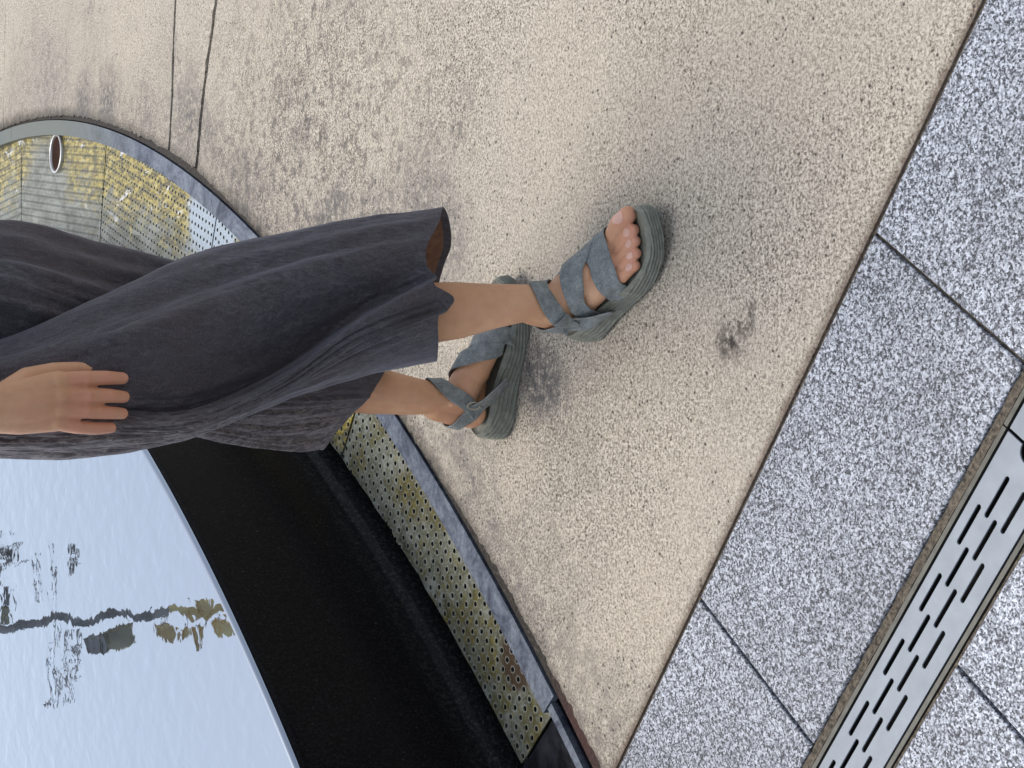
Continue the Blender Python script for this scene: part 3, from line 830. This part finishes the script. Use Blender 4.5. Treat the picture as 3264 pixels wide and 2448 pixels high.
# trunk, neck, head, arms (mostly above the picture)
cone((.0, 2.16, .95), (.10, 2.22, .95), .085, .085); cone((.045, 2.2, .97), (.045, 2.2, 1.13), .095, .095)
cone((.045, 2.2, 1.13), (.02, 2.19, 1.27), .095, .11); cone((.08, 2.22, 1.15), (.07, 2.22, 1.27), .09, .105)
cone((-.06, 2.13, 1.32), (.15, 2.26, 1.32), .05, .05); cone((.045, 2.2, 1.33), (.055, 2.19, 1.43), .055, .048)
cone((.062, 2.18, 1.52), (.066, 2.175, 1.56), .072, .080); cone((.082, 2.155, 1.47), (.085, 2.15, 1.49), .048, .055)
cone((.128, 2.108, 1.505), (.118, 2.118, 1.54), .012, .007)
cone((.016, 2.124, 1.52), (.012, 2.122, 1.545), .012, .014); cone((.122, 2.232, 1.52), (.120, 2.236, 1.545), .012, .014)
CH = [[[0.0012,1.925,0.8897,0.0108],[0.0043,1.93,0.8612,0.0093],[0.0053,1.94,0.8301,0.0088],[0.0047,1.953,0.8044,0.0076]],[[-0.0154,1.922,0.8883,0.0108],[-0.0158,1.927,0.859,0.0093],[-0.0163,1.938,0.8268,0.0088],[-0.0179,1.952,0.803,0.0076]],[[-0.0321,1.925,0.8888,0.0104],[-0.0349,1.93,0.8602,0.0089],[-0.0367,1.942,0.8281,0.0084],[-0.0382,1.955,0.8035,0.0072]],[[-0.0477,1.93,0.8917,0.0098],[-0.0536,1.935,0.8677,0.0082],[-0.056,1.945,0.8397,0.0077],[-0.0557,1.955,0.8175,0.0066]],[[-0.0238,1.93,0.9683,0.019],[0.0012,1.928,0.8907,0.0125]],[[-0.0304,1.93,0.9683,0.02],[-0.0151,1.925,0.8889,0.0128]],[[-0.0369,1.93,0.9683,0.02],[-0.0314,1.928,0.8886,0.012]],[[-0.0412,1.93,0.9682,0.0185],[-0.0482,1.935,0.9344,0.014],[-0.0477,1.932,0.8918,0.0112]],[[-0.0307,1.95,0.9632,0.02],[0.0007,1.96,0.9168,0.017],[0.011,1.965,0.8854,0.0125],[0.015,1.965,0.8588,0.0098],[0.016,1.968,0.8316,0.0082]],[[-0.0325,1.93,0.9683,0.0215],[-0.0348,1.95,1.0234,0.026],[-0.0423,2.03,1.1043,0.036]]]
for ch in CH: chain(ch)
for ch in CH[:4]:
    q = Vector(ch[0][:3]); cone(q + Vector((0, -.0025, .002)), q + Vector((0, -.0022, -.002)), ch[0][3] * .92, ch[0][3] * .9)
    q = Vector(ch[1][:3]); cone(q + Vector((0, -.0012, .0)), q + Vector((0, -.0012, -.002)), ch[1][3] * 1.0, ch[1][3] * 1.0); flush.append(q + Vector((0, -.008, 0)))
    flush.append(Vector(ch[2][:3]) + Vector((0, -.01, 0)))
arm_end = CH[-1][-1]
cone(arm_end[:3], (-.07, 2.13, 1.30), .037, .048)
chain([(.155, 2.27, 1.30, .046), (.20, 2.27, 1.08, .036), (.165, 2.12, 1.07, .026), (.14, 2.08, 1.075, .022), (.12, 2.02, 1.08, .02)])
for k in range(4): chain([(.13 - .012 * k, 2.05, 1.10 - .015 * k, .011), (.115 - .012 * k, 1.99, 1.10 - .016 * k, .009), (.09 - .012 * k, 1.965, 1.09 - .016 * k, .008)])
chain([(.14, 2.05, 1.10, .012), (.15, 2.0, 1.12, .01), (.14, 1.97, 1.12, .008)])
V, F = join(parts)
body = mesh_obj('body', V, F, M_SKIN)
rm = body.modifiers.new('r', 'REMESH'); rm.mode = 'VOXEL'; rm.voxel_size = .0017; rm.use_smooth_shade = True
sm = body.modifiers.new('s', 'SMOOTH'); sm.factor = .5; sm.iterations = 5
dg = bpy.context.evaluated_depsgraph_get(); dg.update()
me = bpy.data.meshes.new_from_object(body.evaluated_get(dg)); me.name = 'body'
body.modifiers.clear(); body.data = me
me.polygons.foreach_set('use_smooth', [True] * len(me.polygons))
me.materials.clear(); me.materials.append(M_SKIN)
adopt(body, person)
co = np.empty(len(me.vertices) * 3); me.vertices.foreach_get('co', co); co = co.reshape(-1, 3)
fl = np.zeros(len(co))
for p in flush:
    d = np.linalg.norm(co - np.array(p), axis=1); fl = np.maximum(fl, np.clip(1 - d / .030, 0, 1) ** .8)
at = me.attributes.new('flush', 'FLOAT', 'POINT'); at.data.foreach_set('value', fl.astype(np.float32))
bv = BVHTree.FromPolygons([tuple(c) for c in co], [tuple(p.vertices) for p in me.polygons])
print('body verts', len(co))

# nails
M_NAIL = mat_simple('nail', (.74, .44, .34), .42, 0, 60, .08, 0)
for f in (FR, FL):
    for i, (a, b, c, r0, r1, r2) in enumerate(TOES):
        cx, cy = (b[0] * .35 + c[0] * .65), (b[1] * .35 + c[1] * .65)
        w_, l_ = r2 * .72, r2 * .78
        V, F = [], []
        n = 8
        for u in range(n + 1):
            for v in range(n + 1):
                x, y = -1 + 2 * u / n, -1 + 2 * v / n
                k = 1 / max(1e-6, math.sqrt(x * x + y * y)) * max(abs(x), abs(y)) if (x or y) else 1
                lx, ly = cx + x * k * l_, cy + y * k * w_
                o0 = f.p(lx, ly, .06 + bed(lx)); h = bv.ray_cast(o0, Vector((0, 0, -1)), .08)
                if h[0] is None: p = f.p(lx, ly, .02 + bed(lx))
                else: p = h[0] + Vector((0, 0, .0006 * (1 - x * x * .0)))
                V.append(p)
        for u in range(n):
            for v in range(n): F.append((u * (n + 1) + v, (u + 1) * (n + 1) + v, (u + 1) * (n + 1) + v + 1, u * (n + 1) + v + 1))
        adopt(mesh_obj('toenail', V, F, M_NAIL, smooth=True), person)

# sandals
def outline(k=1.0, n=150):
    xs = [-.014, -.010, .004, .03, .07, .11, .15, .187, .219, .243, .256, .260]
    up = [0, .016, .027, .033, .0315, .036, .044, .047, .043, .030, .014, 0]        # towards the big toe
    dn = [0, .016, .027, .033, .035, .045, .054, .055, .047, .029, .010, 0]
    pts = []
    ts = np.linspace(0, 1, n // 2 + 1)
    cum = (1 - np.cos(ts * math.pi)) / 2
    X = -.014 + .274 * cum
    def sm(v, ys):
        # smooth ends: interpolate the squared width near the tips
        return float(np.interp(v, xs, ys))
    U = [(x, sm(x, up) if 0 < i < n // 2 else 0) for i, x in enumerate(X)]
    D = [(x, -sm(x, dn) if 0 < i < n // 2 else 0) for i, x in enumerate(X)]
    loop = U + D[::-1][1:-1]
    L = np.array(loop)
    for _ in range(3): L = (L + np.roll(L, 1, 0) + np.roll(L, -1, 0)) / 3
    return L
def make_sole(f, z_out=None):
    L = outline(); n = len(L)
    T = np.roll(L, -1, 0) - np.roll(L, 1, 0); N = np.stack([-T[:, 1], T[:, 0]], 1); N /= np.linalg.norm(N, axis=1)[:, None]
    cen = L.mean(0)
    if ((L - cen) * N).sum(1).mean() < 0: N = -N
    V, F = [], []
    lev = 34
    for j in range(lev + 1):
        v = j / lev
        for i in range(n):
            x, y = L[i]
            zt = bed(x) + .006
            zb = float(np.interp(x, [-.02, .015, .17, .215, .26], [.007, 0, 0, .005, .019]))
            z = zb + (zt - zb) * v
            ph = (v * 7.0 + 1.5 * math.sin((x - .03) * 17) + .25 * math.sin(x * 60))
            rib = .0019 * math.sin(ph * 2 * math.pi * .85) * (1 if .06 < v < .80 else .2)
            fl_ = .0045 * (1 - v) - .004 * max(0, (v - .86) / .14)
            if v < .05: fl_ -= .003
            q = L[i] + N[i] * (rib + fl_)
            V.append(f.p(q[0], q[1], z))
    for j in range(lev):
        for i in range(n):
            i2 = (i + 1) % n; F.append((j * n + i, j * n + i2, (j + 1) * n + i2, (j + 1) * n + i))
    F.append(tuple(reversed(range(n))))
    # inner lip and footbed
    k = len(V)
    for s, dz in ((.0045, 0), (.0065, -.004), (.012, -.0062)):
        for i in range(n):
            q = L[i] - N[i] * s; V.append(f.p(q[0], q[1], bed(L[i][0]) + .006 + dz))
    base = lev * n
    rows = [base, k, k + n, k + 2 * n]
    for a, b in zip(rows[:-1], rows[1:]):
        for i in range(n):
            i2 = (i + 1) % n; F.append((a + i, a + i2, b + i2, b + i))
    # footbed as strips across the sole
    h = n // 2; r = k + 2 * n
    for i in range(0, h):
        a, b = i, i + 1; c, d = (n - i) % n, (n - i - 1) % n
        q = [r + a, r + b, r + d, r + c]
        q2 = []
        for e in q:
            if e not in q2: q2.append(e)
        if len(q2) > 2: F.append(tuple(q2))
    o = mesh_obj('sandal', V, F, M_RUB, smooth=True)
    o.data.set_sharp_from_angle(angle=R(50)) if hasattr(o.data, 'set_sharp_from_angle') else None
    return adopt(o, person)

def ribbon(f, pts, width, parent, name='strap', lift=.0028, thick=.0024, mat=None, seg=40, rows=8, wr=.0):
    """pts: local control points (x, y, z above footbed) and the strap hugs the foot between them"""
    P = [Vector(p[:3]) for p in pts]; Wd = [p[3] if len(p) > 3 else width for p in pts]
    # catmull-rom
    C, W2 = [], []
    for i in range(len(P) - 1):
        p0, p1, p2, p3 = P[max(i - 1, 0)], P[i], P[i + 1], P[min(i + 2, len(P) - 1)]
        for k in range(seg // (len(P) - 1) + 1):
            t = k / (seg // (len(P) - 1) + 1)
            C.append(.5 * ((2 * p1) + (p2 - p0) * t + (2 * p0 - 5 * p1 + 4 * p2 - p3) * t * t + (3 * p1 - p0 - 3 * p2 + p3) * t ** 3))
            W2.append(Wd[i] + (Wd[i + 1] - Wd[i]) * t)
    C.append(P[-1]); W2.append(Wd[-1])
    wp = [f.p(c.x, c.y, c.z + bed(c.x)) for c in C]
    axis = [f.p(.055, 0, .09), f.p(.16, 0, .04)]
    grid, nor = [], []
    for i, p in enumerate(wp):
        d = (wp[min(i + 1, len(wp) - 1)] - wp[max(i - 1, 0)]).normalized()
        h = bv.find_nearest(p); nn = (h[1]).normalized()
        if (p - h[0]).dot(nn) < 0 and (p - h[0]).length > .004: nn = nn
        s = nn.cross(d).normalized()
        row = []; nr = []
        for j in range(rows + 1):
            q = p + s * (W2[i] * (j / rows - .5))
            h = bv.find_nearest(q)
            e = (h[0] - q)
            if e.length < .016: q2 = h[0] + h[1] * lift; n2 = h[1]
            else:
                q2 = q; n2 = nn
            if wr: q2 = q2 + n2 * wr * noise.noise(Vector(q2) * 130)
            row.append(q2); nr.append(n2)
        grid.append(row); nor.append(nr)
    A = np.array([[list(v) for v in r] for r in grid])
    for _ in range(4):
        B = A.copy()
        B[1:-1] = (A[:-2] + A[2:] + 2 * A[1:-1]) / 4
        B[:, 1:-1] = (B[:, :-2] + B[:, 2:] + 2 * B[:, 1:-1]) / 4
        A = B
    m, r = A.shape[:2]
    # keep it outside the skin
    for i in range(m):
        for j in range(r):
            q = Vector(A[i, j]); h = bv.find_nearest(q)
            if (q - h[0]).dot(h[1]) < .0012: A[i, j] = h[0] + h[1] * .0012
    V = [Vector(A[i, j]) for i in range(m) for j in range(r)]
    F = [(i * r + j, (i + 1) * r + j, (i + 1) * r + j + 1, i * r + j + 1) for i in range(m - 1) for j in range(r - 1)]
    # orient outward
    q = F[len(F) // 2]; nrm = (V[q[1]] - V[q[0]]).cross(V[q[3]] - V[q[0]])
    if nrm.dot(Vector(nor[m // 2][r // 2])) < 0: F = [tuple(reversed(x)) for x in F]
    o = mesh_obj(name, V, F, mat or M_STRAP, smooth=True)
    so = o.modifiers.new('t', 'SOLIDIFY'); so.thickness = thick; so.offset = 1
    bvm = o.modifiers.new('b', 'BEVEL'); bvm.width = .0006; bvm.segments = 1; bvm.limit_method = 'ANGLE'
    o.parent = parent
    return o
M_BUCKLE = mat_simple('pale_metal', (.55, .5, .42), .35, .7, 40, .1, 0)
for f in (FR, FL):
    s = make_sole(f)
    # broad forefoot band, its front edge along the toe joints, running back to the outer side
    ribbon(f, [(.166, .050, -.004, .030), (.168, .044, .022, .034), (.164, .024, .042, .038), (.153, -.006, .040, .040), (.138, -.034, .026, .038), (.124, -.050, -.004, .036)], .033, s, wr=.0015)
    # diagonal band from the inner forefoot to the outer ankle
    ribbon(f, [(.146, .048, .012, .044 if f is FR else .024), (.140, .034, .040, .048 if f is FR else .026), (.120, .010, .060, .036 if f is FR else .026), (.094, -.022, .056, .026), (.074, -.040, .034, .024), (.062, -.044, -.004, .024)], .024, s, lift=.0045, wr=.0010)
    # ankle strap
    ribbon(f, [(.040, -.042, .040), (.058, -.038, .068), (.078, -.022, .094), (.086, .004, .104), (.070, .030, .086), (.048, .042, .052), (.036, .044, .036)], .028, s, lift=.0035)
    # strap round the heel, fixed low on both sides
    ribbon(f, [(.094, -.050, -.004, .038), (.060, -.046, .022, .034), (.026, -.034, .046, .026), (.008, -.020, .056, .022), (.002, 0, .058, .022), (.008, .020, .056, .022), (.026, .034, .046, .026), (.060, .046, .022, .034), (.094, .050, -.004, .038)], .022, s, lift=.003, seg=64)
    # flap end and ring
    ribbon(f, [(.062, -.040, .070), (.050, -.043, .052), (.040, -.045, .036)], .026, s, 'strap_flap', lift=.0065)
    bp = f.p(.050, .041, .046 + bed(.05))
    ring = [f.p(.050 + .011 * math.cos(R(a)) * .55, .0435, .048 + bed(.05) + .012 * math.sin(R(a))) for a in range(0, 361, 24)]
    o = mesh_obj('buckle', *tube(ring, .0011, 6, False), M_BUCKLE, smooth=True); o.parent = s

# trousers: each leg a closed sheet swept down its own folds
def cr(P, t):
    """Catmull-Rom along axis 0 at float parameter array t (clamped ends)"""
    n = len(P); i = np.clip(np.floor(t).astype(int), 0, n - 2); u = (t - i)[:, None, None]
    g = lambda k: P[np.clip(i + k, 0, n - 1)]
    a, b, c, d = g(-1), g(0), g(1), g(2)
    return .5 * (2 * b + (c - a) * u + (2 * a - 5 * b + 4 * c - d) * u ** 2 + (3 * b - a - 3 * c + d) * u ** 3)
def leg_sheet(ribs, nu, nv, seed):
    A = np.array(ribs)                      # rib, station, xyz
    A = A.transpose(1, 0, 2)                # station, rib, xyz
    S = cr(A, np.linspace(0, A.shape[0] - 1, nv))
    S = S.transpose(1, 0, 2)                # rib, v, xyz
    k = S.shape[0]; W_ = np.concatenate([S[-2:], S, S[:3]], 0)
    C = cr(W_, 2 + np.linspace(0, k, nu, endpoint=False))
    return C                                # nu, nv, 3
def cloth_mesh(C, seed, amp=1.0):
    nu, nv = C.shape[:2]
    du = np.roll(C, -1, 0) - np.roll(C, 1, 0); dv = np.gradient(C, axis=1)
    N = np.cross(du, dv); N /= np.linalg.norm(N, axis=2)[..., None] + 1e-9
    cen = C.mean(0)[None]
    if ((C - cen) * N).sum() < 0: N = -N
    out = C.copy()
    for i in range(nu):
        a = i / nu * 2 * math.pi; ca, sa = math.cos(a), math.sin(a)
        for j in range(nv):
            v = j / (nv - 1)
            d = .0085 * noise.noise(Vector((ca * 4 + v * 1.2, sa * 4, v * 2.2 + seed)))
            back = 1.0 if C[i, j, 0] < -.02 else max(.25, 1 - (C[i, j, 0] + .02) / .06)
            d += .0050 * back * noise.noise(Vector((ca * 9 + v * 2.5, sa * 9, v * 3.0 + seed * 2)))
            d += .0022 * back * noise.noise(Vector((ca * 30 + v * 6, sa * 30, v * 9 + seed * 3)))
            d += .0012 * noise.noise(Vector((ca * 9 + 5, sa * 9, v * 22 + seed)))
            hem = min(1, max(0, (v - .90) / .10)); d *= 1 - .75 * hem * hem * (3 - 2 * hem)
            out[i, j] += N[i, j] * d * amp
    return out
def to_faces(nu, nv, flip=False):
    F = []
    for i in range(nu):
        i2 = (i + 1) % nu
        for j in range(nv - 1):
            q = (i * nv + j, i2 * nv + j, i2 * nv + j + 1, i * nv + j + 1)
            F.append(q if not flip else tuple(reversed(q)))
    return F
sheets = []; linings = []
for ribs, nu, nv, seed in (([[[0.0246,2.08,1.0422],[0.0485,2.07,0.9213],[0.1048,2.07,0.8026],[0.1663,2.09,0.6687],[0.2055,2.11,0.5238],[0.2385,2.12,0.3973],[0.2624,2.13,0.2555]],[[0.0055,2.02,1.0542],[0.025,2.0,0.9395],[0.0689,1.995,0.8263],[0.1171,2.02,0.6951],[0.1657,2.05,0.5503],[0.2012,2.07,0.4222],[0.2337,2.09,0.2859]],[[-0.0128,2.0,1.0581],[0.0024,1.98,0.9446],[0.0335,1.965,0.8357],[0.0788,1.975,0.712],[0.1271,2.01,0.5679],[0.1614,2.04,0.4371],[0.1942,2.06,0.3232]],[[-0.0384,2.0,1.058],[-0.0275,1.98,0.9445],[-0.0085,1.97,0.8339],[0.0077,1.99,0.7059],[0.0551,2.04,0.5542],[0.1191,2.06,0.4268],[0.1666,2.05,0.3265]],[[-0.0477,2.01,1.056],[-0.0428,2.0,0.9392],[-0.0356,1.99,0.8274],[-0.0358,2.01,0.6981],[0.0181,2.055,0.5474],[0.0972,2.06,0.4267],[0.1512,2.04,0.3167]],[[-0.0532,2.01,1.0559],[-0.0485,2.0,0.9392],[-0.0451,1.98,0.8306],[-0.0455,1.962,0.7163],[0.0055,1.967,0.5865],[0.0846,1.99,0.4619],[0.1402,2.02,0.3339]],[[-0.0578,2.015,1.0549],[-0.0541,2.0,0.9392],[-0.0508,1.98,0.8305],[-0.0495,1.964,0.7155],[0.0015,1.97,0.5851],[0.0725,1.985,0.4643],[0.1254,2.05,0.2851]],[[-0.0623,2.02,1.0539],[-0.0599,2.005,0.9378],[-0.0568,1.985,0.8289],[-0.0532,1.97,0.7132],[-0.0026,1.977,0.582],[0.0599,1.985,0.4642],[0.1053,2.04,0.298]],[[-0.0664,2.02,1.0539],[-0.0657,2.01,0.9365],[-0.0636,1.995,0.8257],[-0.0575,1.982,0.7087],[-0.0072,1.985,0.5784],[0.0473,1.99,0.4617],[0.0923,2.0,0.3369]],[[-0.0782,2.04,1.0498],[-0.0798,2.03,0.9312],[-0.0774,2.02,0.8177],[-0.063,2.005,0.6999],[-0.013,2.005,0.5695],[0.0286,2.01,0.4515],[0.0632,2.02,0.3254]],[[-0.0897,2.09,1.0396],[-0.0963,2.09,0.9154],[-0.0946,2.08,0.7985],[-0.07,2.07,0.6752],[-0.0203,2.07,0.5405],[0.0083,2.08,0.4162],[0.0338,2.09,0.2885]],[[-0.0743,2.2,1.0175],[-0.0761,2.2,0.8868],[-0.0479,2.2,0.7604],[-0.0224,2.2,0.626],[0.0185,2.2,0.4828],[0.0521,2.19,0.3611],[0.0687,2.2,0.2302]],[[-0.0266,2.24,1.0096],[-0.0184,2.24,0.8766],[0.0163,2.22,0.7544],[0.0575,2.22,0.6188],[0.1014,2.22,0.4743],[0.1378,2.22,0.3465],[0.1584,2.24,0.1999]],[[0.0178,2.18,1.0219],[0.0273,2.18,0.8925],[0.0749,2.17,0.7706],[0.1307,2.18,0.6343],[0.1687,2.2,0.4836],[0.2021,2.2,0.3569],[0.2128,2.21,0.197]],[[0.0251,2.12,1.0341],[0.0445,2.12,0.9083],[0.0979,2.12,0.7866],[0.1576,2.13,0.6535],[0.1983,2.15,0.506],[0.2329,2.16,0.3772],[0.2482,2.18,0.2166]]], 300, 260, 1.3), ([[[0.1792,2.16,1.0267],[0.2073,2.16,0.8985],[0.1853,2.17,0.7711],[0.1649,2.2,0.6269],[0.1222,2.28,0.4732],[0.0518,2.36,0.2248]],[[0.1391,2.09,1.0407],[0.1514,2.08,0.9192],[0.1302,2.11,0.79],[0.1045,2.18,0.6342],[0.0609,2.27,0.4772],[0.0262,2.34,0.238]],[[0.0953,2.05,1.0485],[0.1067,2.05,0.9268],[0.0807,2.1,0.7929],[0.0431,2.17,0.6377],[0.0096,2.28,0.4726],[0.0,2.33,0.2599]],[[0.0509,2.07,1.0443],[0.0535,2.08,0.9187],[0.0279,2.12,0.7863],[-0.0136,2.2,0.626],[-0.0377,2.3,0.4637],[-0.0265,2.34,0.2742]],[[0.0057,2.12,1.034],[0.0066,2.13,0.9055],[-0.0177,2.16,0.7733],[-0.0497,2.24,0.6107],[-0.0721,2.34,0.4462],[-0.0622,2.38,0.2931]],[[-0.0422,2.2,1.0176],[-0.0475,2.22,0.8817],[-0.0573,2.23,0.7508],[-0.0753,2.28,0.5954],[-0.0968,2.38,0.4287],[-0.11,2.45,0.3007]],[[-0.0147,2.3,0.9976],[-0.0147,2.32,0.8557],[-0.0236,2.33,0.7191],[-0.0385,2.38,0.5575],[-0.0606,2.46,0.3941],[-0.0686,2.53,0.243]],[[0.0704,2.34,0.9899],[0.0781,2.35,0.8483],[0.0632,2.36,0.71],[0.0429,2.4,0.5503],[0.0103,2.46,0.3945],[-0.0045,2.54,0.2089]],[[0.1504,2.26,1.0064],[0.1703,2.28,0.867],[0.1547,2.29,0.7327],[0.1344,2.32,0.5812],[0.094,2.4,0.421],[0.0483,2.46,0.2078]]], 240, 220, 7.7)):
    C = cloth_mesh(leg_sheet(ribs, nu, nv, seed), seed)
    cen = C.mean(0)[None]; vec = C - cen; vec /= np.linalg.norm(vec, axis=2)[..., None] + 1e-9
    Cin = C - vec * .004
    F = to_faces(nu, nv)
    # orientation check
    q = F[len(F) // 3]; P = C.reshape(-1, 3)
    nrm = np.cross(P[q[1]] - P[q[0]], P[q[3]] - P[q[0]])
    if nrm.dot(vec.reshape(-1, 3)[q[0]]) < 0: F = to_faces(nu, nv, True)
    # turned hem: thicken the last rows a touch
    V = [Vector(p) for p in P]
    sheets.append((V, F))
    k0 = int(nv * .80)
    sub = Cin[:, k0:nv - 6]; linings.append(([Vector(p) for p in sub.reshape(-1, 3)], to_faces(nu, sub.shape[1])))
tro = mesh_obj('trousers', *join(sheets), M_CLOTH, smooth=True); adopt(tro, person)
so = tro.modifiers.new('t', 'SOLIDIFY'); so.thickness = .0018; so.offset = -1
lin = mesh_obj('lining', *join(linings), M_LINING, smooth=True)
lin.parent = tro
# stitched hem cords
# tunic above the waist
V, F = [], []
for i, (z, a, b) in enumerate([(.985, .165, .125), (1.05, .15, .115), (1.15, .14, .11), (1.27, .165, .12), (1.34, .15, .09), (1.385, .075, .065)]):
    for k in range(40):
        t = 2 * math.pi * k / 40; lx, ly = a * math.cos(t), b * math.sin(t); c_, s_ = math.cos(R(31)), math.sin(R(31))
        V.append((.045 + lx * c_ - ly * s_, 2.2 + lx * s_ + ly * c_, z + .004 * math.sin(5 * t)))
for i in range(5):
    for k in range(40): F.append((i * 40 + k, i * 40 + (k + 1) % 40, (i + 1) * 40 + (k + 1) % 40, (i + 1) * 40 + k))
adopt(mesh_obj('tunic', V, F, M_CLOTH, smooth=True), person)
# hair
hv = round_cone((.052, 2.192, 1.545), (.056, 2.188, 1.555), .088, .090); hb = round_cone((.03, 2.215, 1.50), (.035, 2.21, 1.42), .07, .045)
adopt(mesh_obj('hair', *join([hv, hb]), mat_simple('black_hair', (.012, .010, .009), .5, 0, 80, .3, .4), smooth=True), person)
M_EYE = mat_simple('eye', (.02, .015, .012), .2, 0, 20, .1, 0)
for s in (-1, 1):
    adopt(mesh_obj('eye', *round_cone((.115 + .022 * s, 2.112 + .022 * s, 1.535), (.1155 + .022 * s, 2.1115 + .022 * s, 1.535), .009, .009), M_EYE, smooth=True), person)
adopt(mesh_obj('mouth', *tube([(.112 + .018 * s, 2.106 + .018 * s, 1.474 + .002 * abs(s)) for s in (-1, -.5, 0, .5, 1)], .004, 6), mat_simple('lips', (.4, .13, .1), .4, 0, 30, .1, 0), smooth=True), person)
